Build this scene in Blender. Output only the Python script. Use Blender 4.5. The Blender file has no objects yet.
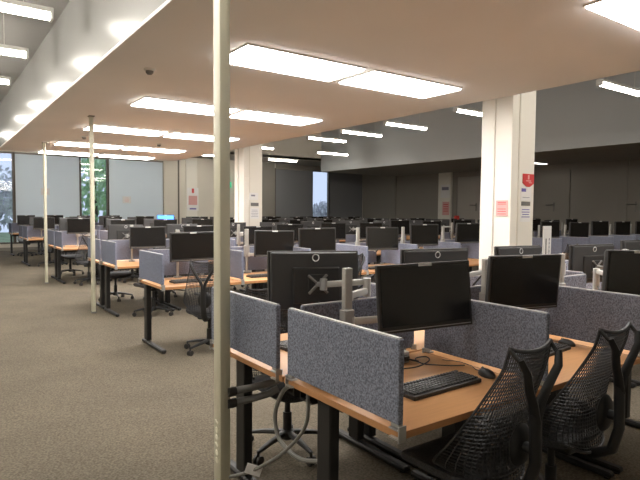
import bpy, bmesh, math, random
from mathutils import Vector, Matrix, Euler
random.seed(7)
C = bpy.context.scene.collection
PI = math.pi

# ---------------------------------------------------------------- camera
H = 1.53
F_PX, YAW, PITCH, ROLL = 548.119, 0.9522, 0.0517, -0.0081
def cam_axes():
    fw = Vector((math.cos(YAW)*math.cos(PITCH), math.sin(YAW)*math.cos(PITCH), -math.sin(PITCH)))
    rt = Vector((math.sin(YAW), -math.cos(YAW), 0)); dn = fw.cross(rt)
    c, s = math.cos(ROLL), math.sin(ROLL)
    return c*rt + s*dn, -s*rt + c*dn, fw
R_, D_, F_ = cam_axes()
cam = bpy.data.objects.new('camera', bpy.data.cameras.new('camera'))
C.objects.link(cam)
m = Matrix((R_, -D_, -F_)).transposed().to_4x4(); m.translation = Vector((0, 0, H))
cam.matrix_world = m
cam.data.sensor_width = 36; cam.data.lens = F_PX/640*36
cam.data.clip_end = 200
bpy.context.scene.camera = cam

# ---------------------------------------------------------------- materials
def mat(name, col, rough=.6, metal=0, spec=.5, emit=None, estr=0, noise=None, bump=0, trans=0):
    M = bpy.data.materials.new(name); M.use_nodes = True
    nt = M.node_tree; b = nt.nodes['Principled BSDF']
    b.inputs['Base Color'].default_value = (*col, 1)
    b.inputs['Roughness'].default_value = rough
    b.inputs['Metallic'].default_value = metal
    b.inputs['Specular IOR Level'].default_value = spec
    if emit:
        b.inputs['Emission Color'].default_value = (*emit, 1)
        b.inputs['Emission Strength'].default_value = estr
    if noise:
        scale, amp, detail = noise[:3]
        tc = nt.nodes.new('ShaderNodeTexCoord'); n = nt.nodes.new('ShaderNodeTexNoise')
        n.inputs['Scale'].default_value = scale; n.inputs['Detail'].default_value = detail
        src = tc.outputs['Object']
        if len(noise) > 3:
            mp = nt.nodes.new('ShaderNodeMapping'); mp.inputs['Scale'].default_value = noise[3]
            nt.links.new(src, mp.inputs['Vector']); src = mp.outputs['Vector']
        nt.links.new(src, n.inputs['Vector'])
        cr = nt.nodes.new('ShaderNodeValToRGB')
        cr.color_ramp.elements[0].position = .3; cr.color_ramp.elements[1].position = .7
        cr.color_ramp.elements[0].color = (*[c*(1-amp) for c in col], 1)
        cr.color_ramp.elements[1].color = (*[min(1, c*(1+amp)) for c in col], 1)
        nt.links.new(n.outputs['Fac'], cr.inputs['Fac'])
        nt.links.new(cr.outputs['Color'], b.inputs['Base Color'])
        if bump:
            bp = nt.nodes.new('ShaderNodeBump'); bp.inputs['Strength'].default_value = bump
            bp.inputs['Distance'].default_value = .004
            nt.links.new(n.outputs['Fac'], bp.inputs['Height']); nt.links.new(bp.outputs['Normal'], b.inputs['Normal'])
    return M

def carpet_mat():
    M = bpy.data.materials.new('carpet'); M.use_nodes = True
    nt = M.node_tree; b = nt.nodes['Principled BSDF']; b.inputs['Roughness'].default_value = .95
    b.inputs['Specular IOR Level'].default_value = .1
    tc = nt.nodes.new('ShaderNodeTexCoord')
    n1 = nt.nodes.new('ShaderNodeTexNoise'); n1.inputs['Scale'].default_value = 75; n1.inputs['Detail'].default_value = 3
    n2 = nt.nodes.new('ShaderNodeTexNoise'); n2.inputs['Scale'].default_value = 1.6; n2.inputs['Detail'].default_value = 4
    for n in (n1, n2): nt.links.new(tc.outputs['Object'], n.inputs['Vector'])
    r1 = nt.nodes.new('ShaderNodeValToRGB'); r1.color_ramp.elements[0].position = .3; r1.color_ramp.elements[1].position = .72
    r1.color_ramp.elements[0].color = (.095, .081, .061, 1); r1.color_ramp.elements[1].color = (.20, .172, .132, 1)
    r2 = nt.nodes.new('ShaderNodeValToRGB'); r2.color_ramp.elements[0].position = .3; r2.color_ramp.elements[1].position = .7
    r2.color_ramp.elements[0].color = (.86, .86, .86, 1); r2.color_ramp.elements[1].color = (1.05, 1.04, 1.02, 1)
    nt.links.new(n1.outputs['Fac'], r1.inputs['Fac']); nt.links.new(n2.outputs['Fac'], r2.inputs['Fac'])
    mx = nt.nodes.new('ShaderNodeMix'); mx.data_type = 'RGBA'; mx.blend_type = 'MULTIPLY'; mx.inputs['Factor'].default_value = 1
    nt.links.new(r1.outputs['Color'], mx.inputs['A']); nt.links.new(r2.outputs['Color'], mx.inputs['B'])
    nt.links.new(mx.outputs['Result'], b.inputs['Base Color'])
    bp = nt.nodes.new('ShaderNodeBump'); bp.inputs['Strength'].default_value = .4; bp.inputs['Distance'].default_value = .006
    nt.links.new(n1.outputs['Fac'], bp.inputs['Height']); nt.links.new(bp.outputs['Normal'], b.inputs['Normal'])
    return M

def glass_mat():
    M = bpy.data.materials.new('window_glass'); M.use_nodes = True
    nt = M.node_tree; nt.nodes.remove(nt.nodes['Principled BSDF'])
    tr = nt.nodes.new('ShaderNodeBsdfTransparent'); tr.inputs['Color'].default_value = (.86, .93, .93, 1)
    gl = nt.nodes.new('ShaderNodeBsdfGlossy'); gl.inputs['Roughness'].default_value = .03
    fr = nt.nodes.new('ShaderNodeFresnel'); fr.inputs['IOR'].default_value = 1.75
    mx = nt.nodes.new('ShaderNodeMixShader')
    ge = nt.nodes.new('ShaderNodeNewGeometry'); sb = nt.nodes.new('ShaderNodeMath'); sb.operation = 'SUBTRACT'; sb.inputs[0].default_value = 1
    mu = nt.nodes.new('ShaderNodeMath'); mu.operation = 'MULTIPLY'
    nt.links.new(ge.outputs['Backfacing'], sb.inputs[1]); nt.links.new(sb.outputs[0], mu.inputs[0]); nt.links.new(fr.outputs[0], mu.inputs[1])
    nt.links.new(mu.outputs[0], mx.inputs[0]); nt.links.new(tr.outputs[0], mx.inputs[1]); nt.links.new(gl.outputs[0], mx.inputs[2])
    nt.links.new(mx.outputs[0], nt.nodes['Material Output'].inputs['Surface'])
    return M

def blind_mat(name, col, t):
    M = bpy.data.materials.new(name); M.use_nodes = True
    nt = M.node_tree; b = nt.nodes['Principled BSDF']
    b.inputs['Base Color'].default_value = (*col, 1); b.inputs['Roughness'].default_value = .9
    b.inputs['Specular IOR Level'].default_value = .1
    tl = nt.nodes.new('ShaderNodeBsdfTranslucent'); tl.inputs['Color'].default_value = (*col, 1)
    mx = nt.nodes.new('ShaderNodeMixShader'); mx.inputs[0].default_value = t
    nt.links.new(b.outputs[0], mx.inputs[1]); nt.links.new(tl.outputs[0], mx.inputs[2])
    nt.links.new(mx.outputs[0], nt.nodes['Material Output'].inputs['Surface'])
    return M

MT = dict(
    carpet=carpet_mat(),
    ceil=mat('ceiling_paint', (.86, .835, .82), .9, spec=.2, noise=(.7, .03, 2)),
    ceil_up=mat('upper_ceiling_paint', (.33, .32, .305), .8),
    gloss=mat('satin_metal_fascia', (.46, .46, .45), .23, metal=.14),
    soffit=mat('fascia_grey_blue', (.50, .53, .545), .42, spec=.5),
    wall_w=mat('cream_wall', (.68, .64, .56), .8, noise=(.9, .03, 2)),
    wall_g=mat('grey_wall', (.27, .25, .222), .8, noise=(.6, .04, 2)),
    door=mat('door_paint', (.37, .345, .31), .6),
    pillar=mat('column_paint', (.80, .77, .70), .7),
    frame=mat('window_frame_metal', (.13, .11, .09), .5, metal=.3),
    blind_l=blind_mat('pale_blue_blind', (.80, .87, .92), .3),
    blind_d=blind_mat('dark_blind', (.23, .233, .245), .05),
    glass=glass_mat(),
    wood=mat('beech_laminate', (.64, .335, .145), .42, spec=.4, noise=(9, .045, 3, (.6, 7, 7))),
    edge=mat('beech_edging', (.48, .235, .10), .5, spec=.4, noise=(9, .05, 3, (1, 5, 5))),
    fabric=mat('speckled_fabric', (.21, .225, .28), .95, spec=.1, noise=(130, .5, 3), bump=.35),
    fabric_l=mat('lavender_fabric', (.19, .208, .275), .95, spec=.1, noise=(95, .28, 3)),
    trimgrey=mat('screen_edge_trim', (.46, .46, .47), .5),
    clamp=mat('grey_clamp_metal', (.42, .42, .41), .4, metal=.6),
    black=mat('black_plastic', (.028, .026, .025), .45),
    casing=mat('monitor_casing', (.050, .049, .050), .38, spec=.5),
    screen=mat('monitor_screen', (.012, .011, .010), .22, spec=.4),
    screen_on=mat('lit_blue_screen', (.02, .05, .2), .3, emit=(.05, .16, .9), estr=1.6),
    label=mat('white_label', (.62, .61, .60), .6),
    ring=mat('silver_ring', (.72, .72, .72), .35, metal=.3),
    post=mat('post_pale_grey', (.44, .43, .40), .45, metal=.15),
    collar=mat('collar_grey', (.34, .335, .32), .5),
    arm=mat('arm_white_grey', (.56, .555, .53), .45),
    leg=mat('desk_leg_black', (.022, .021, .021), .5, metal=.2),
    key=mat('key_plastic', (.055, .053, .052), .4),
    web=mat('chair_web', (.038, .038, .041), .6),
    webdark=mat('chair_frame_black', (.014, .014, .015), .5),
    seat=mat('chair_seat_fabric', (.050, .050, .055), .9, noise=(150, .4, 2)),
    pole=mat('pole_cream_enamel', (.60, .575, .45), .45),
    poleink=mat('pale_marking', (.85, .83, .70), .5),
    hose=mat('grey_conduit', (.24, .232, .222), .55),
    cable=mat('black_cable', (.03, .03, .03), .5),
    hose2=mat('grey_cable', (.22, .215, .20), .45),
    paper=mat('white_paper', (.80, .79, .78), .9),
    pink=mat('pink_paper', (.72, .40, .38), .9),
    red=mat('red_sign', (.58, .05, .05), .6),
    ink=mat('grey_ink', (.25, .24, .30), .9),
    inkblue=mat('blue_ink', (.16, .14, .40), .9),
    plate=mat('dark_plate', (.17, .165, .155), .5),
    chrome=mat('door_handle_metal', (.20, .19, .18), .4, metal=.8),
    lamp=mat('lamp_diffuser', (.9, .9, .88), .5, emit=(1, .96, .92), estr=6.6),
    tube=mat('lamp_tube', (.9, .9, .88), .5, emit=(1, .95, .86), estr=11),
    lampdim=mat('dim_lamp_diffuser', (.9, .9, .88), .5, emit=(1, .95, .88), estr=1.6),
    lampbody=mat('lamp_body', (.70, .69, .66), .5),
    exitg=mat('exit_green', (.03, .4, .18), .5, emit=(.05, .7, .35), estr=.25),
    leaf=mat('tree_leaves', (.52, .86, .42), .8, noise=(3, .5, 3)),
    leaf2=mat('grey_blossom_leaves', (.74, .72, .80), .8, noise=(3, .5, 3)),
    bark=mat('tree_bark', (.12, .09, .07), .9),
    lawn=mat('outdoor_lawn', (.20, .26, .13), .95, noise=(2, .3, 3)),
    redbag=mat('red_cloth', (.62, .06, .05), .8),
)

# ---------------------------------------------------------------- mesh helpers
class MB:
    def __init__(s): s.bm = bmesh.new()
    def box(s, c, d, rot=None, bev=0, seg=1):
        g = bmesh.ops.create_cube(s.bm, size=1)['verts']
        for v in g: v.co = Vector((v.co.x*d[0], v.co.y*d[1], v.co.z*d[2]))
        if bev:
            es = list({e for v in g for e in v.link_edges})
            g2 = bmesh.ops.bevel(s.bm, geom=es, offset=bev, segments=seg, affect='EDGES', profile=.5)
            vs = set(g2['verts']) | {v for v in g if v.is_valid}
        else: vs = set(g)
        R = rot.to_matrix() if isinstance(rot, Euler) else (rot or Matrix.Identity(3))
        for v in vs: v.co = R @ v.co + Vector(c)
        return s
    def tube(s, pts, r, n=8, caps=True, flat=None):
        pts = [Vector(p) for p in pts]; rings = []
        rr = r if isinstance(r, (list, tuple)) else [r]*len(pts)
        prev = None
        for i, p in enumerate(pts):
            t = (pts[min(i+1, len(pts)-1)] - pts[max(i-1, 0)]).normalized()
            if prev is None:
                a = Vector((0, 0, 1)) if abs(t.z) < .9 else Vector((1, 0, 0))
                u = t.cross(a).normalized()
            else:
                u = (prev - t*prev.dot(t)).normalized()
            prev = u; w = t.cross(u)
            fl = flat or 1
            rings.append([s.bm.verts.new(p + (u*math.cos(2*PI*k/n)*rr[i] + w*math.sin(2*PI*k/n)*rr[i]*fl)) for k in range(n)])
        for a, b in zip(rings, rings[1:]):
            for k in range(n): s.bm.faces.new((a[k], a[(k+1) % n], b[(k+1) % n], b[k]))
        if caps and n > 2:
            s.bm.faces.new(rings[0][::-1]); s.bm.faces.new(rings[-1])
        return s
    def lathe(s, prof, c=(0, 0, 0), n=20):
        rings = []
        for r, z in prof:
            rings.append([s.bm.verts.new((c[0]+r*math.cos(2*PI*k/n), c[1]+r*math.sin(2*PI*k/n), c[2]+z)) for k in range(n)])
        for a, b in zip(rings, rings[1:]):
            for k in range(n): s.bm.faces.new((a[k], a[(k+1) % n], b[(k+1) % n], b[k]))
        s.bm.faces.new(rings[0][::-1]); s.bm.faces.new(rings[-1])
        return s
    def prism(s, outline, z0, z1, M=None):
        a = [s.bm.verts.new((x, y, z0)) for x, y in outline]; b = [s.bm.verts.new((x, y, z1)) for x, y in outline]
        n = len(a)
        fs = [s.bm.faces.new(a[::-1]), s.bm.faces.new(b)]
        for k in range(n): s.bm.faces.new((a[k], a[(k+1) % n], b[(k+1) % n], b[k]))
        if M:
            for v in a+b: v.co = M @ v.co
        return s
    def ring(s, c, R, r, ax='y', n=24, m=6, a0=0, a1=2*PI):
        full = abs(a1-a0-2*PI) < 1e-6
        pts = []
        for k in range(n + (1 if not full else 1)):
            t = a0 + (a1-a0)*k/n
            e = {'y': (math.cos(t)*R, 0, math.sin(t)*R), 'x': (0, math.cos(t)*R, math.sin(t)*R), 'z': (math.cos(t)*R, math.sin(t)*R, 0)}[ax]
            pts.append(Vector(c)+Vector(e))
        return s.tube(pts, r, m)
    def mesh(s, name, material, smooth=False):
        me = bpy.data.meshes.new(name)
        bmesh.ops.recalc_face_normals(s.bm, faces=s.bm.faces[:])
        s.bm.to_mesh(me); s.bm.free()
        if smooth:
            for p in me.polygons: p.use_smooth = True
            try: me.set_sharp_from_angle(angle=math.radians(40))
            except Exception: pass
        me.materials.append(MT[material])
        return me
    def build(s, name, material, parent=None, smooth=False):
        o = bpy.data.objects.new(name, s.mesh(name, material, smooth)); C.objects.link(o)
        if parent: o.parent = parent
        return o

def tag(o, label, cat, group=None):
    o['label'] = label; o['category'] = cat
    if group: o['group'] = group
    return o
def thing(name, label, cat, loc=(0, 0, 0), rz=0, group=None):
    o = bpy.data.objects.new(name, None); C.objects.link(o); o.empty_display_size = .1
    o.location = loc; o.rotation_euler = (0, 0, rz)
    return tag(o, label, cat, group)
def structure(o): o['kind'] = 'structure'; return o
def wall(name, c, d, m, parent=None, rot=None):
    o = MB().box((0, 0, 0), d).build(name, m, parent); o.location = c
    if rot: o.rotation_euler = rot
    return structure(o) if not parent else o
def copy_tree(o, parent=None):
    c = o.copy(); C.objects.link(c)
    if parent: c.parent = parent
    for ch in list(o.children): copy_tree(ch, c)
    return c
class Proto:
    """the first use takes the built thing itself, every later use copies it with its parts"""
    def __init__(s, make): s.make = make; s.o = None; s.used = False
    def place(s, loc, rot, label, cat, group=None):
        if s.o is None: s.o = s.make(); o = s.o
        else: o = copy_tree(s.o)
        o.location = loc
        if isinstance(rot, (int, float)): o.rotation_euler = (0, 0, rot)
        else: o.rotation_euler = rot
        o['label'] = label; o['category'] = cat
        if group: o['group'] = group
        elif 'group' in o: del o['group']
        return o

# ---------------------------------------------------------------- room shell
YB, XW, XL, YF = 23.0, 19.2, -3.6, -3.6
ZC, ZU, ZS = 2.90, 3.85, 3.35
RX0, RX1, RY1 = 1.345, 5.56, 14.75
SX, SY = 14.7, 20.6
wall('floor', ((XL+XW)/2, (YF+YB)/2, -.05), (XW-XL+.4, YB-YF+.4, .1), 'carpet')
ZT = 5.3
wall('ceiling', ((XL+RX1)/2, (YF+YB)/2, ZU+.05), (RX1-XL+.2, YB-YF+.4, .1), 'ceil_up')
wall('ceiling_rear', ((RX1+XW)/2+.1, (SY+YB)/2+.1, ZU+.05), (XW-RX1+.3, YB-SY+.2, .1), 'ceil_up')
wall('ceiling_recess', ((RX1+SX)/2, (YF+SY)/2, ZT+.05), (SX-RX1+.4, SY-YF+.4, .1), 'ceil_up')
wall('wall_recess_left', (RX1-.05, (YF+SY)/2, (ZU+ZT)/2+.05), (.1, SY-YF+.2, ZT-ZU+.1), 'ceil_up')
wall('wall_recess_back', ((RX1+SX)/2, SY+.06, (ZU+ZT)/2+.02), (SX-RX1+.2, .12, ZT-ZU+.06), 'wall_w')
# lowered ceiling raft, with its satin side fascia towards the aisle
wall('ceiling_lowered', ((RX0+RX1)/2, (YF+RY1)/2, (ZC+ZU)/2), (RX1-RX0, RY1-YF, ZU-ZC), 'ceil')
wall('trim_1', (RX0-.012, (YF+RY1)/2, (ZC+ZU)/2-.001), (.024, RY1-YF, ZU-ZC-.004), 'gloss')
wall('trim_2', (RX0-.016, (YF+RY1)/2, ZC+.006), (.034, RY1-YF, .03), 'ceil')
# lower ceiling of the far right zone with its fascia
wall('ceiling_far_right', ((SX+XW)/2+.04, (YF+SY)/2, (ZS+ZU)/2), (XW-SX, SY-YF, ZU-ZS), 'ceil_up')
wall('trim_3', (SX+.02, (YF+SY)/2, (ZS+ZT)/2-.002), (.05, SY-YF+.05, ZT-ZS), 'soffit')
wall('wall_right', (XW+.06, (YF+YB)/2, ZU/2), (.12, YB-YF+.4, ZU), 'wall_g')
wall('wall_left', (XL-.06, (YF+YB)/2, ZU/2), (.12, YB-YF+.4, ZU), 'wall_w')
wall('wall_front', ((XL+XW)/2, YF-.06, ZT/2), (XW-XL+.4, .12, ZT), 'wall_w')
# back wall: solid piers between the glazed openings
WIN = [(0.2, 2.53), (4.83, 5.86), (15.86, 16.92)]      # clear windows
BL = [(2.60, 4.78), (5.92, 8.10), (13.70, 15.82), (16.96, 19.12)]  # openings covered by blinds
ZH = 3.62
cuts = sorted(WIN + BL)
x = XL; n = 0
def pier(a, b, z0=0, z1=ZU, m='wall_w'):
    global n
    n += 1
    wall('wall_back' if n == 1 else 'wall_back.%03d' % (n-1), ((a+b)/2, YB+.06, (z0+z1)/2), (b-a, .12, z1-z0), m)
pier(XL, 0.2); pier(8.10, 13.70, m='wall_w'); pier(19.12, XW)
pier(0.2, 8.10, ZH, ZU); pier(13.70, 19.12, ZH, ZU, 'wall_g')
pier(0.2, 8.10, 0, .25); pier(13.70, 19.12, 0, .25)
wi = 0
for a, b in cuts:
    wi += 1
    clear = (a, b) in WIN
    t = structure(bpy.data.objects.new('window_%d' % wi, None)); C.objects.link(t); t.location = ((a+b)/2, YB+.06, .25)
    w, h = b-a, ZH-.25
    fr = MB()
    for sx in (-1, 1): fr.box((sx*(w/2+.005), 0, h/2), (.08, .14, h))
    fr.box((0, 0, .03), (w, .12, .06)).box((0, 0, h-.03), (w, .12, .06))
    fr.build('window_frame', 'frame', t)
    MB().box((0, .02, h/2), (w-.06, .012, h-.1)).build('window_glass', 'glass', t)
names_bl = ['wide pale blue roller blind at far left, beside the leftmost window', 'wide pale blue roller blind right of the narrow green window',
            'dark grey roller blind left of the narrow bluish window', 'dark grey roller blind right of the narrow bluish window']
for i, (a, b) in enumerate(BL):
    t = thing('roller_blind', names_bl[i], 'blind', ((a+b)/2, YB-.03, .3), group='roller blinds on the back windows')
    w = b-a+.02
    MB().box((0, 0, (ZH-.35)/2), (w, .012, ZH-.36)).build('blind_cloth', 'blind_l' if i < 2 else 'blind_d', t)
    MB().tube([(-w/2, -.01, ZH-.33), (w/2, -.01, ZH-.33)], .03, 10).build('roller', 'wall_g', t)
    MB().box((0, 0, 0), (w, .025, .03)).build('bottom_bar', 'wall_g', t)
# plain panels of the back wall between the blinds
for i, (a, b, mt) in enumerate([(8.17, 8.77, 'wall_w'), (9.15, 9.66, 'pillar'), (12.9, 13.62, 'wall_g')]):
    wall('trim_%d' % (4+i), ((a+b)/2, YB-.025, ZU/2), (b-a, .05, ZU-.01), mt)
wall('trim_7', (8.80, YB-.03, ZU/2), (.07, .06, ZU-.01), 'frame')
wall('trim_8', (10.52, YB-.03, ZU/2), (.05, .06, ZU-.01), 'wall_g')
# right wall: doors, pilasters
def rdoor(k, y0, y1, hy, m='door', framed=True):
    t = structure(bpy.data.objects.new('door_%d' % k, None)); C.objects.link(t); t.location = (XW-.02, (y0+y1)/2, 0)
    MB().box((0, 0, 1.55), (.04, y1-y0, 3.1)).build('door_leaf', m, t)
    f = MB(); g = .07 if framed else .04
    for sy in (-1, 1): f.box((.02-g/2, sy*((y1-y0)/2+.03), 1.55), (g, .06, 3.1))
    f.box((.02-g/2, 0, 3.13), (g, y1-y0+.12, .06)).build('door_frame', 'wall_g', t)
    h = MB().box((-.03, hy-(y0+y1)/2, 1.78), (.02, .06, .34), bev=.005)
    h.tube([(-.04, hy-(y0+y1)/2, 1.86), (-.1, hy-(y0+y1)/2, 1.86), (-.1, hy-(y0+y1)/2+.28, 1.86)], .02, 8)
    h.build('door_handle', 'chrome', t)
rdoor(1, 14.6, 16.4, 15.35); rdoor(2, 11.2, 13.3, 11.75, 'wall_g', False); rdoor(3, 7.2, 9.05, 8.8, 'wall_g', False)
wall('trim_9', (XW-.05, 17.1, ZS/2), (.1, .75, ZS-.01), 'pillar')
wall('trim_10', (XW-.03, 9.25, ZS/2), (.06, .32, ZS-.01), 'wall_g')
wall('trim_11', (XW-.04, 20.4, ZS/2), (.08, .1, ZS-.01), 'wall_g')
wall('baseboard_back', (4.0, YB-.015, .06), (15, .02, .12), 'wall_g')
wall('baseboard_right', (XW-.01, 2, .06), (.02, 10.2, .12), 'wall_g')

# columns beyond the right edge of the raft
def column(name, y):
    t = structure(bpy.data.objects.new(name, None)); C.objects.link(t); t.location = (5.70, y, 0)
    w, d = .47, .45
    b = MB().box((w/2, d/2, ZT/2), (w, d, ZT), bev=.006)
    b.build('column_body', 'pillar', t)
    MB().box((w*.30, -.004, ZU/2), (.02, .012, ZU-.02)).build('corner_strip', 'wall_w', t)
    MB().tube([(-.012, d*.55, .02), (-.012, d*.55, ZU-.02)], .014, 8).build('conduit', 'pillar', t)
    return t
column('column', 4.06); column('column.001', 10.95)

# ---------------------------------------------------------------- notices on the columns and walls
def lines(mb, x0, x1, z0, z1, n, y, hgt):
    for k in range(n):
        z = z1 - (z1-z0)*(k+.5)/n; a = (x1-x0)*random.uniform(0, .15)
        mb.box(((x0+x1)/2, y, z), ((x1-x0)-2*a, .001, hgt))
t = thing('fire_sign', 'red fire extinguisher tag with white symbol, high on the large white column', 'sign', (6.04, 4.058, 1.90))
MB().prism([(-.115, 0), (-.03, -.045), (.03, -.045), (.115, 0), (.115, .115), (-.115, .115)], 0, .006, Matrix.Rotation(PI/2, 4, 'X')).build('sign_plate', 'red', t)
MB().box((0, -.0075, .075), (.03, .002, .055)).box((0, -.0075, .03), (.10, .002, .012)).box((.035, -.0075, .008), (.06, .002, .01)).build('symbol', 'pink', t)
t = thing('notice_sign', 'white notice with small blue logo, just under the red tag on the large column', 'notice', (6.0, 4.058, 1.69))
MB().box((0, -.002, .08), (.22, .004, .17)).build('sheet', 'paper', t); MB().box((-.05, -.005, .125), (.09, .002, .04)).build('logo', 'inkblue', t)
s = MB()
s.box((0, -.005, .035), (.14, .002, .006))
s.build('lettering', 'ink', t)
tag(MB().box((0, 0, 0), (.18, .006, .05), bev=.002).build('number_plate', 'plate'), 'small dark rectangular plate between two white notices on the large column', 'plate').location = (6.0, 4.055, 1.648)
t = thing('notice_sign', 'white notice with four text lines, lowest sheet on the large column', 'notice', (6.0, 4.058, 1.43))
MB().box((0, -.002, .09), (.21, .004, .19)).build('sheet', 'paper', t); s = MB(); lines(s, -.085, .085, .04, .16, 4, -.005, .010); s.build('lettering', 'inkblue', t)
t = thing('poster_sign', 'faded pink poster on the shaded side of the large column', 'poster', (5.694, 4.175, 1.59))
MB().box((-.002, 0, .0), (.004, .17, .19)).build('sheet', 'pink', t)
s = MB()
for z in (.07, .05, -.01, -.04, -.07): s.box((-.005, 0, z), (.002, .12, .007))
s.build('lettering', 'red', t)
# second column
t = thing('notice_sign', 'small white notice with dark logo on the smaller far column', 'notice', (5.95, 10.94, 1.86))
MB().box((0, -.002, 0), (.22, .004, .16)).build('sheet', 'paper', t); MB().box((-.02, -.005, 0.02), (.10, .002, .035)).build('logo', 'ink', t)
tag(MB().box((5.97, 10.937, 1.68), (.20, .006, .075), bev=.002).build('number_plate', 'plate'), 'small dark rectangular plate on the smaller far column', 'plate')
t = thing('notice_sign', 'white notice with faint text below the plate on the smaller far column', 'notice', (5.97, 10.94, 1.48))
MB().box((0, -.002, 0), (.22, .004, .24)).build('sheet', 'paper', t); s = MB(); lines(s, -.09, .09, -.09, .09, 5, -.005, .008); s.build('lettering', 'ink', t)
# free standing sign board by the column
t = thing('sign_board', 'tall white board sign standing right of the large column base', 'sign', (6.42, 4.02, 0))
MB().box((0, 0, .87), (.17, .02, 1.0), bev=.003).build('board', 'paper', t)
MB().box((-.035, -.012, 1.08), (.018, .003, .26)).build('dark_slot', 'plate', t)
s = MB().box((.035, -.011, 1.05), (.005, .002, .34))
for k in range(7): s.box((.035, -.012, 1.20-.05*k), (.014, .003, .026))
s.build('lettering', 'ink', t)
MB().box((0, 0, .195), (.05, .03, .37)).box((0, 0, .012), (.3, .3, .024)).build('foot', 'plate', t)
# back wall notices
t = thing('poster_sign', 'small white and pink poster on the pale strip of the back wall', 'poster', (9.45, YB-.054, 1.98))
MB().box((0, -.003, .05), (.52, .006, 1.0)).build('sheet', 'paper', t); MB().box((0, -.008, .0), (.40, .004, .40)).build('pink_block', 'pink', t)
MB().box((0, -.008, .42), (.10, .004, .2)).build('symbol', 'red', t); MB().box((.0, -.008, -.37), (.3, .004, .06)).build('lettering', 'inkblue', t)
t = thing('notice_sign', 'faint white notice on the pale blind, behind the leftmost pole', 'notice', (3.58, YB-.04, 2.2))
MB().box((0, -.003, 0), (.30, .006, .26)).build('sheet', 'paper', t); s = MB(); lines(s, -.1, .1, -.1, .1, 4, -.007, .012); s.build('lettering', 'pink', t)
t = thing('notice_sign', 'faint white notice low on the pale blind right of the green window', 'notice', (6.6, YB-.04, 1.95))
MB().box((0, -.003, 0), (.34, .006, .28)).build('sheet', 'paper', t); s = MB(); lines(s, -.1, .1, -.1, .1, 4, -.007, .012); s.build('lettering', 'pink', t)
t = thing('notice_sign', 'white notice with dark heading on the right wall beside the first door', 'notice', (XW-.105, 17.05, 2.5))
MB().box((-.003, 0, 0), (.006, .55, .6)).build('sheet', 'paper', t); MB().box((-.008, 0, .12), (.004, .4, .14)).build('heading', 'ink', t)
t = thing('poster_sign', 'pink notice low on the right wall strip beside the first door', 'poster', (XW-.105, 17.0, 1.72))
MB().box((-.003, 0, 0), (.006, .4, .6)).build('sheet', 'pink', t); s = MB()
for k in range(4): s.box((-.008, 0, .18-.1*k), (.004, .28, .03))
s.build('lettering', 'red', t)
t = thing('exit_sign', 'small green exit sign glowing beside the smaller far column', 'sign', (11.09, YB-.14, 2.72))
MB().box((0, 0, 0), (.34, .08, .26), bev=.01).build('sign_box', 'exitg', t)
MB().box((-.03, -.043, 0), (.14, .004, .03)).box((.06, -.043, .0), (.03, .004, .12)).build('arrow', 'paper', t)

# ---------------------------------------------------------------- lamps
def make_panel():
    t = thing('ceiling_light', '', 'light')
    MB().box((0, 0, -.006), (1.262, .60, .012)).build('lamp_frame', 'lampbody', t)
    MB().box((0, 0, -.017), (1.246, .575, .014), bev=.004, seg=1).build('diffuser', 'lamp', t)
    return t
PAN = Proto(make_panel)
rows_l = [-3.7+.2, -.97, 1.70, 4.36, 6.98, 9.66, 12.32, 14.42]
ordn = ['first', 'second', 'third', 'fourth', 'fifth', 'sixth', 'seventh', 'eighth', 'ninth', 'tenth', 'eleventh', 'twelfth', 'thirteenth', 'fourteenth', 'fifteenth', 'sixteenth', 'seventeenth', 'eighteenth']
vis = {1.70: 'nearest', 4.36: 'nearest full', 6.98: 'second nearest', 9.66: 'third nearest', 12.32: 'fourth nearest', 14.42: 'rearmost'}
for y in rows_l[2:]:
    for k, xx in enumerate((2.78, 4.16)):
        if y in vis:
            lb = 'bright white flat ceiling panel light, %s one of the %s pair' % (('left', 'right')[k], vis[y])
            if y == 1.70: lb = ('bright white ceiling panel light just above the view, left of nearest pair', 'bright white ceiling panel light cut off by the top right corner of view')[k]
        else: lb = 'white ceiling panel light behind the viewer, %s of its pair' % ('left', 'right')[k]
        if y == 1.70 and k == 0: continue
        PAN.place((xx, y, ZC-.001), 0, lb, 'light', 'flat panel lights in the lowered ceiling')
def make_batten():
    t = thing('ceiling_tube_added', '', 'light')
    MB().box((0, 0, -.025), (1.5, .12, .05), bev=.006).build('lamp_body', 'lampbody', t)
    MB().box((0, 0, -.075), (1.44, .11, .05), bev=.018, seg=2).build('diffuser', 'tube', t)
    for sx in (-1, 1): MB().box((sx*.735, 0, -.07), (.03, .12, .08), bev=.005).build('end_cap', 'lampbody', t)
    return t
BAT = Proto(make_batten)
def make_pendant(drop=ZT-ZU):
    t = make_batten(); t.name = 'ceiling_pendant_tube'
    for sx in (-1, 1): MB().tube([(sx*.5, 0, 0), (sx*.5, 0, drop)], .004, 6).build('suspension_cable', 'lampbody', t)
    return t
PEND = Proto(make_pendant); PENDL = Proto(lambda: make_pendant(.4))
for y, lb in [(14.0, 'far slim tube light over the right hand recess, closest to the smaller column'), (12.3, 'second slim tube light from the smaller column in the right recess'),
              (10.5, 'third slim tube light from the smaller column in the right recess'), (8.2, 'slim tube light just left of the large column, partly hidden by it'),
              (6.6, 'slim tube light hidden behind the large column'), (5.02, 'slim tube light right of the large column, cut by the right edge'), (2.0, 'slim tube light in the right recess outside the view')]:
    if 'hidden behind' in lb: continue
    PEND.place((10.2, y, ZU), 0, lb, 'light', 'slim tube lights in the raised ceilings')
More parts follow.
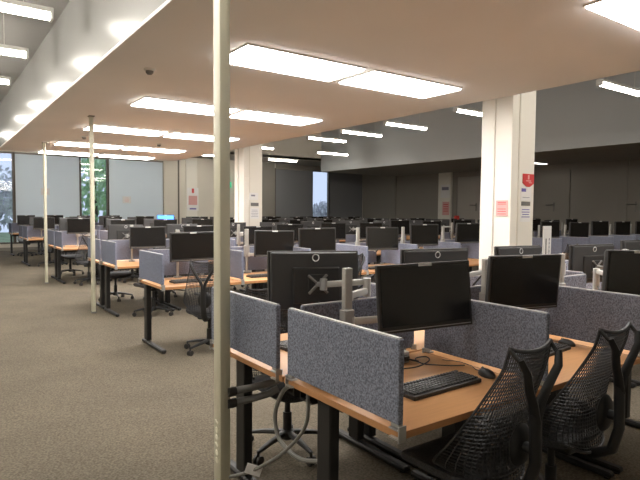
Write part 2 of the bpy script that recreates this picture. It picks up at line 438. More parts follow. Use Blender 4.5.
for y, lb in [(5.88, 'slim hanging tube light over the aisle, nearest of three at top left'), (7.50, 'slim hanging tube light over the aisle, middle of three at top left'), (9.25, 'slim hanging tube light over the aisle, farthest of three at left edge'),
              (4.2, 'slim hanging tube light over the aisle just above the view'), (2.4, 'slim hanging tube light over the aisle above the viewer'), (11.0, 'slim hanging tube light over the far aisle, reflected in the fascia'), (12.8, 'second slim hanging tube light over the far aisle, reflected in the fascia'), (15.8, 'slim hanging tube light over the far end of the aisle')]:
    PENDL.place((.26, y, ZU-.4), 0, lb, 'light', 'slim tube lights in the raised ceilings')
for i, (xx, y) in enumerate([(7.3, yy) for yy in (1.5, 4.5, 7.5, 10.5, 13.5)] + [(6.5, .4), (6.5, 2.4)]):  # added unseen tubes that brighten the right recess and the column face
    PEND.place((xx, y, ZU), 0, 'added unseen tube light above the lowered ceiling edge, %s from the front' % ordn[i], 'light', 'slim tube lights in the raised ceilings')
for i, y in enumerate((1.0, 3.5, 6.0, 8.5, 11.0)):  # extra unseen tubes, added to brighten the end panels facing the aisle
    BAT.place((-1.9, y, ZU), 0, 'added unseen tube light over the left of the aisle, %s from front' % ordn[i], 'light', 'slim tube lights in the raised ceilings')
for i, (xx, y) in enumerate([(xx, yy) for yy in (17.2, 20.9) for xx in (2.6, 6.0, 9.4, 12.8)]):  # unseen tubes added to brighten the back zone and its blinds
    BAT.place((xx, y, ZU), 0, 'added unseen tube light behind the rear of lowered ceiling, %s of eight' % ordn[i], 'light', 'slim tube lights in the raised ceilings')
def make_slim():
    t = thing('ceiling_slim_light', '', 'light')
    MB().box((0, 0, -.006), (.9, .22, .012)).build('lamp_frame', 'lampbody', t)
    MB().box((0, 0, -.016), (.86, .18, .012), bev=.003).build('diffuser', 'lampdim', t)
    return t
SLIM = Proto(make_slim)
for i, (xx, y) in enumerate([(18.0, 11.7)]):
    SLIM.place((xx, y, ZS-.001), 0, ('flat panel light in the dim far right ceiling, a thin streak by the large column', 'flat panel light in the dim far right ceiling outside the view', 'flat panel light in the dim far right ceiling behind the right edge')[i], 'light', 'flat panel lights in the far right ceiling')
def make_det():
    t = thing('smoke_detector', '', 'detector')
    MB().lathe([(.055, 0), (.055, -.012), (.045, -.022)], n=20).build('base', 'lampbody', t, True)
    MB().lathe([(.038, -.02), (.036, -.04), (.022, -.055), (.004, -.058)], n=20).build('dome', 'plate', t, True)
    return t
DET = Proto(make_det)
for p, lb in [((1.77, 5.36, ZC), 'small dark domed detector on the lowered ceiling near its left edge'), ((2.38, 10.95, ZC), 'small dark ceiling detector beside the top of the middle pole'), ((3.88, 11.2, ZC), 'small ceiling detector among the far panel lights')]:
    DET.place(p, 0, lb, 'detector', 'detectors on the lowered ceiling')

# ---------------------------------------------------------------- power poles
def pole(x, y, label, text=False, sx=.05, sy=.075):
    t = thing('power_pole', label, 'pole', (x, y, 0), group='cream power poles along the aisle')
    MB().box((0, 0, ZC/2), (sx, sy, ZC), bev=.006, seg=2).build('shaft', 'pole', t, True)
    MB().box((0, 0, .012), (sx+.012, sy+.012, .024), bev=.003).build('foot', 'plate', t)
    MB().box((0, 0, ZC-.008), (sx+.03, sy+.03, .016), bev=.003).build('ceiling_plate', 'wall_g', t)
    MB().box((sx/2+.001, 0, ZC/2), (.004, .012, ZC-.1)).build('cover_seam', 'pole', t)
    if text:   # vertical raised marking near the floor, read upwards: 100100
        s = MB(); z = .17; X = -sx/2-.002
        for ch in '001001':
            if ch == '1': s.tube([(X, -.012, z), (X, .014, z+.014)], .0045, 6)
            else: s.tube([(X, .010*math.cos(a*PI/6)-.001, z+.004+.011*math.sin(a*PI/6)+.005*math.cos(a*PI/6)) for a in range(13)], .0042, 6)
            z += .042
        s.build('marking', 'poleink', t)
    return t
pole(1.275, 2.70, 'tall cream power pole in the foreground, touching the nearest desk row', True, .060, .086)
pole(1.953, 8.53, 'tall cream power pole in the middle distance at the aisle edge')
pole(1.942, 12.49, 'farthest and leftmost of the three cream power poles')

# ---------------------------------------------------------------- desks
DZ, WS, DD = .73, .925, .805
def make_desk(ly=.25):
    """a workstation table: user edge at local -Y, rear edge at local +Y, origin on the floor in the middle"""
    t = thing('desk', '', 'desk')
    MB().box((0, 0, DZ-.0145), (WS-.008, DD-.006, .025)).build('tabletop', 'wood', t)
    e = MB()
    e.box((0, -DD/2+.003, DZ-.0145), (WS-.004, .005, .027)); e.box((0, DD/2-.003, DZ-.0145), (WS-.004, .005, .027))
    for sx in (-1, 1): e.box((sx*(WS/2-.0035), 0, DZ-.0145), (.005, DD, .027))
    e.build('edging', 'edge', t)
    for sx in (-1, 1):
        l = MB().box((sx*(WS/2-.052), ly, .37), (.055, .10, .64), bev=.006)
        l.build('leg', 'leg', t)
        f = MB().box((sx*(WS/2-.052), .05, .025), (.055, .68, .035), bev=.01)
        for sy in (-.26, .35): f.lathe([(.02, 0), (.02, .01)], (sx*(WS/2-.052), sy, 0), 10)
        f.build('foot', 'leg', t)
        MB().box((sx*(WS/2-.052), 0, .70), (.05, .62, .024)).build('bracket', 'leg', t)
    MB().box((0, ly, .66), (WS-.22, .05, .06)).build('crossbeam', 'leg', t)
    MB().box((0, .33, .62), (WS-.16, .10, .012)).box((0, .38, .65), (WS-.16, .008, .07)).build('cable_tray', 'leg', t)
    return t
DESK = Proto(make_desk); DESK_N = Proto(lambda: make_desk(.11)); DESK_F = Proto(lambda: make_desk(-.09))
def make_panel_screen(w, h, m):
    def f():
        t = thing('desk_divider', '', 'divider')
        MB().box((0, 0, h/2), (.026, w, h), bev=.006, seg=2).build('fabric_panel', m, t)
        MB().box((0, 0, h+.001), (.018, w-.016, .006)).build('top_trim', 'trimgrey', t)
        for sy in (-1, 1):
            y = sy*(w/2-.022)
            MB().box((0, y, -.018), (.036, .05, .006)).box((0, y+sy*.028, -.033), (.036, .006, .06)).box((0, y, -.004), (.022, .04, .012)).box((0, y, -.052), (.036, .05, .006)).build('clamp', 'clamp', t)
        return t
    return f
DIVN = Proto(make_panel_screen(.76, .315, 'fabric')); DIVL = Proto(make_panel_screen(.76, .315, 'fabric_l'))
def make_center(m):
    def f():
        t = thing('centre_screen', '', 'divider')
        MB().box((0, 0, .155), (.76, .024, .31), bev=.006, seg=2).build('fabric_panel', m, t)
        MB().box((0, 0, .311), (.745, .017, .006)).build('top_trim', 'trimgrey', t)
        for sx in (-.3, .3): MB().box((sx, 0, -.012), (.05, .03, .03)).build('clamp', 'clamp', t)
        return t
    return f
CENN = Proto(make_center('fabric')); CENL = Proto(make_center('fabric_l'))

# ---------------------------------------------------------------- monitors and arms
MW, MH = .54, .333
def make_monitor(on=False):
    """origin at the centre of the front face; screen looks to local -Y"""
    t = thing('monitor', '', 'monitor')
    MB().box((0, .014, 0), (MW, .026, MH), bev=.005, seg=2).build('front_bezel', 'black', t)
    b = MB().box((0, .034, 0), (MW-.02, .02, MH-.02), bev=.008, seg=2)
    b.build('back_casing', 'casing', t)
    MB().box((0, .05, -.025), (.28, .022, .20), bev=.01, seg=2).build('rear_hub', 'black', t)
    MB().box((0, .0, .008), (MW-.03, .003, MH-.05)).build('screen', 'screen_on' if on else 'screen', t)
    MB().box((0, -.002, -MH/2+.0135), (MW-.03, .003, .004)).build('chin_line', 'collar', t)
    MB().box((0.0, .001, MH/2-.010), (.076, .004, .0165)).build('label_sticker', 'label', t)
    MB().ring((0, .046, MH/2-.040), .019, .003, 'y', 20, 6).build('ring_logo', 'ring', t)
    MB().box((0, .064, -.02), (.11, .008, .11), bev=.003).build('mount_pad', 'black', t)
    return t
MON = Proto(make_monitor); MON_ON = Proto(lambda: make_monitor(True))
def mon_matrix(c, yaw, tilt=0, roll=0, back=False):
    M = Matrix.Rotation(yaw, 3, 'Z') @ Matrix.Rotation(tilt, 3, 'X') @ Matrix.Rotation(roll, 3, 'Y')
    if back: M = M @ Matrix.Rotation(PI, 3, 'Z')
    return M
def place_monitor(c, yaw, tilt, roll, back, label, group, on=False):
    M = mon_matrix(c, yaw, tilt, roll, back)
    o = (MON_ON if on else MON).place(c, M.to_euler(), label, 'monitor', group)
    return Vector(c) + M @ Vector((0, .068, -.02)), M @ Vector((0, 1, 0)), o

POSTMESH = {}
def monitor_stand(px, py, ends, label, top=1.245):
    """a clamped post carrying one jointed arm per monitor; ends = [(point, backward direction, arm height)]"""
    t = thing('monitor_stand', label, 'monitor stand', (px, py, DZ), group='monitor posts clamped between the desks')
    h = top-DZ
    key = ('post', round(h, 2))
    if key not in POSTMESH:
        p = MB().box((0, 0, h*.72), (.047, .034, h*.56), bev=.004)
        for k in range(7): p.box((0, -.0175, h-.03-.036*k), (.034, .003, .010))
        for k in range(7): p.box((-.024, 0, h-.03-.036*k), (.003, .022, .010))
        q = MB().tube([(0, 0, .0), (0, 0, h*.5)], .016, 12)
        b = MB().box((0, 0, .008), (.09, .064, .016), bev=.004)
        POSTMESH[key] = (p.mesh('upper_post', 'post'), q.mesh('lower_post', 'post', True), b.mesh('base_clamp', 'clamp'), MB().box((0, 0, 0), (.062, .055, .15), bev=.006).mesh('collar', 'collar'))
    for nm, me in zip(('upper_post', 'lower_post', 'base_clamp'), POSTMESH[key][:3]):
        o = bpy.data.objects.new(nm, me); C.objects.link(o); o.parent = t
    o = bpy.data.objects.new('collar', POSTMESH[key][3]); C.objects.link(o); o.parent = t; o.location = (0, 0, h-.285)
    base = Vector((px, py, DZ))
    for (e, d, z, bend) in ends:
        a = Vector((0, 0, z-DZ)); e2 = Vector(e)-base; k = e2 + Vector(d)*.09
        kz = Vector((k.x, k.y, a.z+.03))
        flat = Vector((k.x, k.y, 0)); L = flat.length
        mid = a + flat*.5 + Vector((math.sqrt(max(.004, bend*bend - L*L*.25)), 0, 0))
        arm = MB()
        v = (mid-a); arm.box(a+v*.5, (v.length+.03, .030, .036), Matrix((v.normalized(), Vector((0, 0, 1)).cross(v.normalized()), Vector((0, 0, 1)))).transposed(), bev=.008, seg=2)
        arm.lathe([(.024, -.024), (.024, .024)], a+Vector((v.normalized()*.02)), 14)
        lo = arm.build('lower_arm', 'arm', t, True)
        arm = MB(); arm.lathe([(.022, -.03), (.022, max(.055, k.z-mid.z+.03))], mid, 14)
        m2 = Vector((mid.x, mid.y, max(mid.z+.045, k.z+.01))); v = k-m2; vv = v.normalized()
        u = vv.cross(Vector((0, 0, 1))).normalized(); w = u.cross(vv)
        arm.box(m2+v*.5, (v.length+.02, .026, .032), Matrix((vv, -u, w)).transposed(), bev=.008, seg=2)
        arm.build('upper_arm', 'arm', t, True)
        j = MB().tube([k, e2+Vector(d)*.001], .013, 10); j.lathe([(.02, -.03), (.02, .03)], k, 12)
        j.build('swivel', 'clamp', t, True)
        x = MB(); n = Vector(d).normalized(); sx = n.cross(Vector((0, 0, 1))).normalized(); sz = sx.cross(n)
        for s1 in (-1, 1): x.tube([e2+n*.008+sx*.055*s1+sz*.05, e2+n*.008-sx*.055*s1-sz*.05], .008, 6)
        x.build('bracket', 'plate', t)
        cb = MB().tube([mid+Vector((0, 0, .06)), mid+(k-mid)*.3+Vector((0, 0, -.03)), mid+(k-mid)*.6+Vector((0, 0, -.12)), e2+Vector((0, 0, -.1))], .006, 6)
        cb.build('cable_loop', 'cable', t, True)
    return t

# ---------------------------------------------------------------- keyboard and mouse
def make_kb():
    t = thing('keyboard', '', 'keyboard')
    MB().box((0, 0, .010), (.455, .155, .020), bev=.005, seg=2).build('base', 'black', t)
    k = MB()
    for r in range(6):
        z = .0235; y = .058-.0215*r-(.004 if r else -.004)
        for c in range(21):
            if r == 5 and 4 <= c <= 8: continue
            if c in (15, 17+0) and False: continue
            xx = -.205+.0205*c + (.0 if c < 15 else .004)
            k.box((xx, y, z), (.0168, .0165, .008), bev=.002)
        if r == 5: k.box((-.205+.0205*6, y, z), (.0168+.082, .0165, .008), bev=.002)
    k.build('keys', 'key', t)
    MB().box((0, .074, .006), (.455, .012, .012)).build('rear_edge', 'black', t)
    return t
KB = Proto(make_kb)
def make_mouse():
    t = thing('mouse', '', 'mouse')
    b = bmesh.new(); bmesh.ops.create_uvsphere(b, u_segments=20, v_segments=12, radius=1)
    for v in b.verts:
        v.co = Vector((v.co.x*.031*(1-.15*v.co.y), v.co.y*.056, max(v.co.z, -.15)*.032+.005))
    mb = MB(); mb.bm.free(); mb.bm = b; mb.build('shell', 'black', t, True)
    MB().ring((0, .028, .030), .008, .003, 'x', 14, 6).build('wheel', 'collar', t, True)
    MB().tube([(0, .055, .012), (.005, .09, .006), (.03, .16, .005), (.015, .25, .005), (-.05, .31, .005)], .0022, 6).build('cord', 'cable', t, True)
    return t
MOUSE = Proto(make_mouse)

# ---------------------------------------------------------------- chairs
def web_point(s, t):
    ks = [(0, .235), (.06, .256), (.14, .262), (.3, .244), (.5, .210), (.7, .177), (.85, .148), (1, .137)]
    for (a, wa), (b, wb) in zip(ks, ks[1:]):
        if t <= b: f = (t-a)/(b-a); f = f*f*(3-2*f) if False else f; hw = wa+(wb-wa)*f; break
    x = s*hw
    z = .40 + .615*t + .10*s*s*(1-t)**3 - .022*(1-s*s)*t**5
    y = -.215 - .10*t**1.3 + .045*math.sin(PI*min(1, t*1.15))*(1-.4*s*s) + .20*abs(s)**3.6*(1-t)**2.1 + .02*s*s*t
    return Vector((x, y, z))
def make_chair():
    """local +Y is the way the sitter looks; origin on the floor under the seat"""
    t = thing('mesh_chair', '', 'chair')
    w = MB(); NU, NV = 26, 34
    for i in range(NU+1):
        s = -1+2*i/NU
        w.tube([web_point(s, k/24) for k in range(25)], .0030, 3, caps=False)
    for j in range(NV+1):
        tt = (j/NV)
        w.tube([web_point(-1+2*k/14, tt) for k in range(15)], .0036, 3, caps=False)
    web = w.build('back_web', 'web', t)
    e = MB()
    e.tube([web_point(-1, k/24) for k in range(25)], .0055, 6); e.tube([web_point(1, k/24) for k in range(25)], .0055, 6)
    e.tube([web_point(-1+2*k/16, 1) for k in range(17)], .0085, 6); e.tube([web_point(-1+2*k/16, 0) for k in range(17)], .008, 6)
    e.build('web_rim', 'web', t, True)
    y = MB()
    junction = Vector((0, -.325, .745))
    y.tube([(0, -.10, .395), (0, -.22, .39), (0, -.30, .44), (0, -.33, .55), junction], [.034, .034, .032, .030, .030], 10, flat=.75)
    for s in (-1, 1):
        tip = web_point(s*.93, 1)+Vector((0, -.040, -.030))
        y.tube([junction+Vector((0, 0, -.03)), junction+Vector((s*.025, -.004, .045)), Vector((s*.062, -.336, .85)), Vector((s*.104, -.352, .93)), tip], [.024, .022, .020, .018, .015], 10, flat=.75)
        y.tube([tip+Vector((0, .004, -.008)), web_point(s*.97, 1)+Vector((0, 0, -.004))], .009, 8)
    y.build('support_tower', 'webdark', t, True)
    lb = MB(); rings = []
    for yy, sc in ((-.282, .45), (-.275, .85), (-.262, 1), (-.252, .85), (-.248, .4)):
        rings.append([lb.bm.verts.new((.072*sc*math.cos(2*PI*q/24), yy, .60+.088*sc*math.sin(2*PI*q/24))) for q in range(24)])
    for a, b in zip(rings, rings[1:]):
        for q in range(24): lb.bm.faces.new((a[q], a[(q+1) % 24], b[(q+1) % 24], b[q]))
    lb.bm.faces.new(rings[0][::-1]); lb.bm.faces.new(rings[-1])
    lb.tube([(0, -.275, .60), (0, -.325, .60)], .022, 10)
    lb.build('lumbar_pad', 'webdark', t, True)
    st = MB(); rings = []
    for sc, z in ((.80, .408), (.97, .42), (1, .436), (.985, .452), (.90, .463), (.6, .468), (.2, .466)):
        ring = []
        for q in range(36):
            a = 2*PI*q/36; c, s2 = math.cos(a), math.sin(a)
            xx = .245*sc*math.copysign(abs(c)**.55, c); yy = .035+.215*sc*math.copysign(abs(s2)**.55, s2)
            ring.append(st.bm.verts.new((xx, yy, z+.025*(abs(xx)/.245)**3-.03*max(0, (yy-.10)/.15)**2)))
        rings.append(ring)
    for a, b in zip(rings, rings[1:]):
        for q in range(36): st.bm.faces.new((a[q], a[(q+1) % 36], b[(q+1) % 36], b[q]))
    st.bm.faces.new(rings[0][::-1]); st.bm.faces.new(rings[-1])
    st.build('seat', 'seat', t, True)
    MB().box((0, -.02, .395), (.20, .26, .05), bev=.015, seg=2).build('tilt_mechanism', 'webdark', t)
    g = MB().tube([(0, 0, .09), (0, 0, .25)], .028, 12); g.tube([(0, 0, .24), (0, 0, .38)], .018, 12); g.build('gas_lift', 'webdark', t, True)
    hub = MB().lathe([(.03, .07), (.05, .085), (.05, .12), (.032, .135)], n=16)
    for k in range(5):
        a = 2*PI*k/5+PI/2; c, s = math.cos(a), math.sin(a)
        hub.tube([(c*.03, s*.03, .115), (c*.16, s*.16, .10), (c*.272, s*.272, .078)], [.024, .020, .014], 8, flat=.8)
    hub.build('star_base', 'webdark', t, True)
    for k in range(5):
        a = 2*PI*k/5+PI/2; c, s = math.cos(a), math.sin(a); p = Vector((c*.272, s*.272, 0)); d = Vector((-s, c, 0))
        q = MB()
        for side in (-1, 1):
            q.tube([p+d*(.008*side)+Vector((0, 0, .028)), p+d*(.022*side)+Vector((0, 0, .028))], .028, 14)
        q.tube([p+Vector((0, 0, .05)), p+Vector((0, 0, .085))], .009, 8)
        q.build('caster', 'black', t, True)
    return t
CHAIR = Proto(make_chair)

# ---------------------------------------------------------------- the desk rows
SKIP = set()
def leave_out(what, row, side, ks):          # places the photograph shows nothing of
    for k in ks: SKIP.add((row, side, k, what))
leave_out('cen', 1, 'near', (7, 13)); leave_out('cen', 2, 'near', (10, 11)); leave_out('cen', 3, 'near', (2, *range(4, 14)))
leave_out('cen', 4, 'near', (1, *range(3, 13))); leave_out('cen', 5, 'near', (1, 2, 3))
leave_out('chair', 0, 'far', (2, 3, 4)); leave_out('chair', 1, 'near', (3, 4)); leave_out('chair', 2, 'near', (3,))
leave_out('chair', 3, 'far', (2,)); leave_out('chair', 3, 'near', (4,)); leave_out('chair', 4, 'near', (2,))
leave_out('div', 4, 'far', range(2, 12)); leave_out('div', 4, 'near', range(3, 13)); leave_out('div', 5, 'near', (1, 2))
leave_out('kb', 0, 'near', (2,)); leave_out('kb', 1, 'near', (2,)); leave_out('mouse', 0, 'near', (2,)); leave_out('mouse', 1, 'near', range(4)); leave_out('mouse', 0, 'far', (0,))
leave_out('mon', 0, 'far', (5,)); leave_out('mon', 1, 'near', (13,)); leave_out('mon', 2, 'far', (10, 11)); leave_out('mon', 2, 'near', (10,))
leave_out('desk', 0, 'far', (5,)); leave_out('div', 0, 'far', (5,)); leave_out('desk', 1, 'near', (13,)); leave_out('div', 1, 'near', (13,))
leave_out('stand', 0, 'x', (5,)); leave_out('stand', 1, 'x', (13,))
ROWS = [  # name, x0, y of the front edge, double, number of seats near side / far side
    ('nearest desk row', 1.374, 1.416, 3, 6),
    ('second desk row', 1.952, 5.545, 14, 0),
    ('third desk row', 2.11, 7.90, 14, 13),
    ('fourth desk row', 2.17, 12.05, 14, 13),
    ('fifth desk row', 2.10, 16.35, 13, 12),
    ('rearmost desk row', 2.16, 20.3, 4, 0),
]
rnd = random.Random(3); MFIX = {(1, 'near', 0): (2.443, 5.92, 1.12), (1, 'near', 1): (3.537, 5.95, 1.122), (1, 'near', 2): (4.20, 5.95, 1.148), (1, 'near', 3): (5.33, 5.92, 1.15),
        (1, 'near', 4): (6.19, 5.92, 1.186), (1, 'near', 5): (7.21, 5.92, 1.196), (2, 'near', 0): (2.731, 8.40, 1.113), (2, 'near', 2): (4.66, 8.4, 1.104), (3, 'near', 0): (2.62, 12.5, 1.185), (4, 'near', 4): (6.0, 16.75, 1.225)}
MONPOS = {}; REG = {}
def skip(*k): return k in SKIP
for ri, (rn, x0, y0, nn, nf) in enumerate(ROWS):
    yc = y0+DD+.008
    for side, ns in (('near', nn), ('far', nf)):
        far = side == 'far'
        yd = yc + (.008+DD/2)*(1 if far else -1)
        for k in range(ns):
            xc = x0+WS*(k+.5)
            wh = '%s from the aisle on the %s side of %s' % (ordn[k], side, rn)
            if ri in (1, 5): wh = '%s from the aisle in the %s' % (ordn[k], rn)
            wh2 = wh.replace(' from the aisle', ' from aisle')
            if not skip(ri, side, k, 'desk'):
                REG[(ri, side, k, 'desk')] = (DESK if ri else DESK_F if far else DESK_N).place((xc, yd, 0), PI if far else 0, 'orange beech desk, ' + wh, 'desk', 'beech desks in the ' + rn)
            # dividers at the aisle end of each seat
            D = DIVN if ri == 0 else DIVL
            if not skip(ri, side, k, 'div'):
                kind = 'blue fabric end panel, ' if k == 0 else 'blue fabric divider, '
                if not (ri in (2, 3) and k >= 3): REG[(ri, side, k, 'div')] = D.place((x0+WS*k+(.004 if k == 0 else 0), yc + (.008+DD/2+.02)*(1 if far else -1), .757), 0, kind + wh.replace(' from the aisle on the', ' from aisle,').replace('the aisle', 'aisle'), 'divider', 'fabric dividers on the ' + rn)
            if side == 'near' and not skip(ri, side, k, 'cen'):
                REG[(ri, side, k, 'cen')] = (CENN if ri == 0 else CENL).place((xc+.02, yc, .757), 0, 'low fabric centre screen running along the %s, %s from aisle' % (rn, ordn[k]), 'divider', 'centre screens on the ' + rn)
    # monitors and stands
    nst = max(nn, nf)
    for k in range(nst):
        xc = x0+WS*(k+.5)
        ends = []
        px, py = x0+WS*k+.45, yc-.05
        if ri == 0: px = {0: 1.723, 1: 2.825, 2: 3.665}.get(k, px)
        for side, ns in (('near', nn), ('far', nf)):
            if k >= ns or skip(ri, side, k, 'mon'): continue
            far = side == 'far'; sg = 1 if far else -1
            c = [xc + rnd.uniform(-.05, .06), yc + sg*rnd.uniform(.27, .36), 1.115+rnd.uniform(-.02, .02)+(.012*min(k, 8) if ri in (1, 2) else .05 if ri >= 3 else 0)]
            yaw, tilt, roll = rnd.uniform(-.2, .02), rnd.uniform(-.06, .03), rnd.uniform(-.015, .015)
            if ri == 0 and not far:
                c, yaw, tilt, roll = [((2.005, 1.898, 1.1145), -.231, -.089, -.026), ((2.886, 1.937, 1.1155), -.225, .072, .001), ((3.69, 1.677, 1.13), -.2, .03, .04)][k]
            if ri == 0 and far and k == 0: c, yaw, tilt, roll = (1.758, 2.532, 1.1415), -.249, -.111, .014
            if (ri, side, k) in MFIX: c = list(MFIX[(ri, side, k)])
            on = ri == 4 and k == 4 and not far
            if ri == 0: lb = ('back of a dark monitor, ' if far else 'black monitor facing the camera, ') + wh_for(k, side, rn) if False else None
            what = 'dark monitor seen from behind, ' if far else 'black monitor facing the camera, '
            lb = what + '%s from aisle, %s side of %s' % (ordn[k], side, rn)
            if ri in (1, 5): lb = what + '%s from aisle in the %s' % (ordn[k], rn)
            if on: lb = 'monitor with a lit blue screen, far back before the pale blind'
            MONPOS[(ri, side, k)] = c
            e, d, REG[(ri, side, k, 'mon')] = place_monitor(c, yaw, tilt, roll, far, lb, 'monitors on the %s side of the %s' % (side, rn), on)
            ends.append((e, d, (1.10 if far else .97), (.24 if far else .22)))
        if ends and not skip(ri, 'x', k, 'stand'):
            REG[(ri, 'x', k, 'stand')] = monitor_stand(px, py, ends, 'pale grey monitor post with jointed arms, %s from aisle, %s' % (ordn[k], rn), 1.245 if ri == 0 else 1.30)
    # keyboards and mice
    for side, ns in (('near', min(nn, 4)), ('far', min(nf, 1))):
        if ri > 1: continue
        far = side == 'far'; sg = 1 if far else -1
        for k in range(ns):
            xc = x0+WS*(k+.5)
            p = (xc+rnd.uniform(-.04, .04), yc+sg*.50, DZ-.002); a = rnd.uniform(-.08, .08) + (PI if far else 0)
            if ri == 0 and not far:
                p, a = [((1.885, 1.71, DZ-.002), .02), ((2.84, 1.80, DZ-.002), .10), ((3.74, 1.72, DZ-.002), -.03)][k]
            wh = '%s from aisle, %s' % (ordn[k], rn)
            if not skip(ri, side, k, 'kb'):
                REG[(ri, side, k, 'kb')] = KB.place(p, a, 'black keyboard on the beech desk, %s side, %s' % (side, wh), 'keyboard', 'keyboards on the ' + rn)
            q = (p[0]+.31*sg*-1, p[1]+.02, DZ-.001)
            if ri == 0 and not far and k == 0: q = (2.215, 1.69, DZ-.001)
            if not skip(ri, side, k, 'mouse'):
                REG[(ri, side, k, 'mouse')] = MOUSE.place(q, a+rnd.uniform(-.3, .1)-(0.25 if not far else 0), 'black mouse beside its keyboard, %s side, %s' % (side, wh), 'mouse', 'mice on the ' + rn)
    # chairs
    for side, ns in (('near', {0: 2, 1: 8, 2: 7, 3: 5, 4: 3, 5: 1}[ri]), ('far', {0: 5, 2: 4, 3: 3}.get(ri, 0))):
        far = side == 'far'; sg = 1 if far else -1
        for k in range(ns):
            if skip(ri, side, k, 'chair'): continue
            xc = x0+WS*(k+.5)
            p = (xc+rnd.uniform(-.08, .1), (yc+sg*(DD+.10+rnd.uniform(-.08, .10))), 0); a = rnd.uniform(-.25, .25) + (PI if far else 0)
            if ri == 0 and not far: p, a = [((1.915, 1.55, 0), 0.0), ((2.555, 1.54, 0), 0.0)][k]
            if ri == 1 and k == 0: p, a = (2.46, 5.53, 0), -.6
            if ri == 0 and far and k == 0: p, a = (1.84, 2.93, 0), PI
            REG[(ri, side, k, 'chair')] = CHAIR.place(p, a, 'black mesh back swivel chair, %s from aisle, %s side of %s' % (ordn[k], side, rn), 'chair', 'mesh back chairs at the ' + rn)
            if ri == 0 and not far and k == 1:
                for ch in REG[(ri, side, k, 'chair')].children:
                    if ch.name.startswith(('star_base', 'caster')): ch.rotation_euler.z = .5

# ---------------------------------------------------------------- foreground cables, conduits and sockets
for nm, z, L in (('upper', .55, .36), ('lower', .487, .31)):
    t = thing('cable_conduit', nm + ' grey flexible conduit from the foreground pole under the desk', 'conduit', (1.29, 2.66, z))
    MB().tube([(.02, 0, 0), (.14, .0, .001), (L*.8, .004, .006), (L, -.01, .03)], .020, 12).build('hose', 'hose', t, True)
    MB().tube([(-.002, 0, 0), (.045, 0, 0)], .026, 12).build('coupler', 'black', t, True)
def smooth(pts, n=6):
    P = [Vector(p) for p in pts]; out = []
    for i in range(len(P)-1):
        p0, p1, p2, p3 = P[max(i-1, 0)], P[i], P[i+1], P[min(i+2, len(P)-1)]
        for k in range(n):
            t = k/n
            out.append(.5*((2*p1)+(p2-p0)*t+(2*p0-5*p1+4*p2-p3)*t*t+(-p0+3*p1-3*p2+p3)*t**3))
    return out+[P[-1]]
hang = smooth([(1.44, 2.235, .68), (1.44, 2.326, .627), (1.44, 2.394, .53), (1.44, 2.414, .445), (1.44, 2.373, .363), (1.44, 2.267, .329), (1.44, 2.15, .333), (1.45, 2.03, .37)])
tag(MB().tube(hang, .011, 8).build('hanging_cable', 'hose2', None, True), 'thick grey cable hanging in a loop under the nearest desk end', 'cable')
t = thing('tagged_cable', 'grey cable with white paper tag running down to the foreground pole', 'cable', (0, 0, 0))
cb = smooth([(1.385, 2.03, .70), (1.395, 2.051, .57), (1.40, 2.134, .456), (1.40, 2.297, .312), (1.39, 2.46, .195), (1.36, 2.56, .13), (1.29, 2.64, .09)])
MB().tube(cb, .009, 8).build('cord', 'hose2', t, True)
MB().box((1.372, 2.52, .155), (.006, .085, .055), Euler((.35, 0, 1.08)), bev=.001).build('paper_tag', 'paper', t)
t = thing('power_socket', 'white power socket box with a black plug behind the nearest monitor', 'socket', (2.02, 2.10, DZ))
MB().box((0, 0, .03), (.10, .05, .06), bev=.004).build('socket_box', 'paper', t)
MB().box((.01, -.036, .03), (.04, .03, .03), bev=.005).tube([(.01, -.05, .03), (.05, -.09, .02), (.08, -.06, .005)], .005, 6).build('plug', 'black', t)
dc = smooth([(1.80, 2.10, .735), (1.90, 2.02, .735), (2.02, 1.98, .735), (2.16, 2.02, .737), (2.20, 2.08, .740), (2.13, 2.09, .738), (2.10, 2.00, .735), (2.19, 1.90, .735), (2.30-.04, 1.86, .735)])
tag(MB().tube(dc, .0032, 6).build('desk_cable', 'cable', None, True), 'thin black cable looping across the nearest beech desk', 'cable')
c = MONPOS[(3, 'near', 13)]
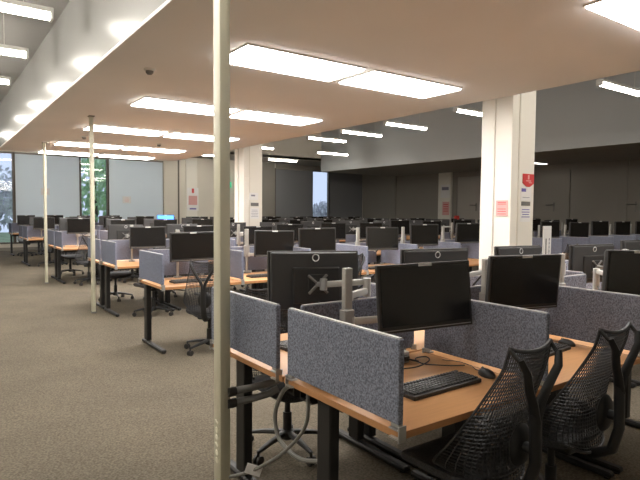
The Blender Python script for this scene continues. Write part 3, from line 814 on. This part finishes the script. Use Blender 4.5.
tag(MB().box((0, 0, 0), (.2, .07, .10), bev=.02, seg=2).box((.03, -.035, -.05), (.12, .012, .12), bev=.004).build('red_cloth', 'redbag'), 'small red cloth draped over a distant monitor left of the large column', 'cloth').location = (c[0]-.05, c[1]+.02, c[2]+MH/2+.046)

# ---------------------------------------------------------------- outside the windows
wall('ground_outside', (10, YB+12, -.3), (60, 23.6, .2), 'lawn')
def tree(x, y, h, r, m, label):
    t = thing('garden_tree', label, 'tree', (x, y, -.2))
    MB().tube([(0, 0, 0), (.05, 0, h*.4), (0, .1, h*.75)], [.12, .09, .05], 8).build('trunk', 'bark', t, True)
    b = MB(); rg = random.Random(int(x*10))
    for k in range(1200):
        u = Vector((rg.gauss(0, 1), rg.gauss(0, 1), rg.gauss(0, 1))).normalized()*r*rg.uniform(.45, 1)
        c = Vector((u.x, u.y, h*.62+u.z*h*.42/r)); s = rg.uniform(.10, .2)
        q = Euler((rg.uniform(0, 6), rg.uniform(0, 6), rg.uniform(0, 6))).to_matrix()
        vs = [b.bm.verts.new(c+q@Vector(p)) for p in ((-s, 0, 0), (0, -s*.5, .02), (s, 0, 0), (0, s*.5, -.02))]
        b.bm.faces.new(vs)
    b.build('crown', m, t)
tree(6.1, 26.2, 4.6, 1.9, 'leaf', 'green leafy tree outside the narrow left window')
tree(8.6, 30.5, 5.6, 1.9, 'leaf', 'second green tree outside, behind the first at the left window')
tree(20.0, 27.0, 2.3, 1.6, 'leaf2', 'pale grey tree outside the narrow right window')
tree(2.2, 29.0, 3.6, 1.8, 'leaf2', 'greyish bushy tree outside the leftmost window')

# ---------------------------------------------------------------- world and view
W = bpy.data.worlds.new('world'); bpy.context.scene.world = W; W.use_nodes = True
bg = W.node_tree.nodes['Background']; bg.inputs[0].default_value = (.64, .66, .88, 1); bg.inputs[1].default_value = .36
vs = bpy.context.scene.view_settings
vs.view_transform = 'Standard'; vs.look = 'None'; vs.gamma = 1; vs.use_curve_mapping = False
vs.exposure = 2.0
cy = bpy.context.scene.cycles
cy.max_bounces = 8; cy.diffuse_bounces = 5; cy.glossy_bounces = 4; cy.transparent_max_bounces = 8
cy.sample_clamp_indirect = 6
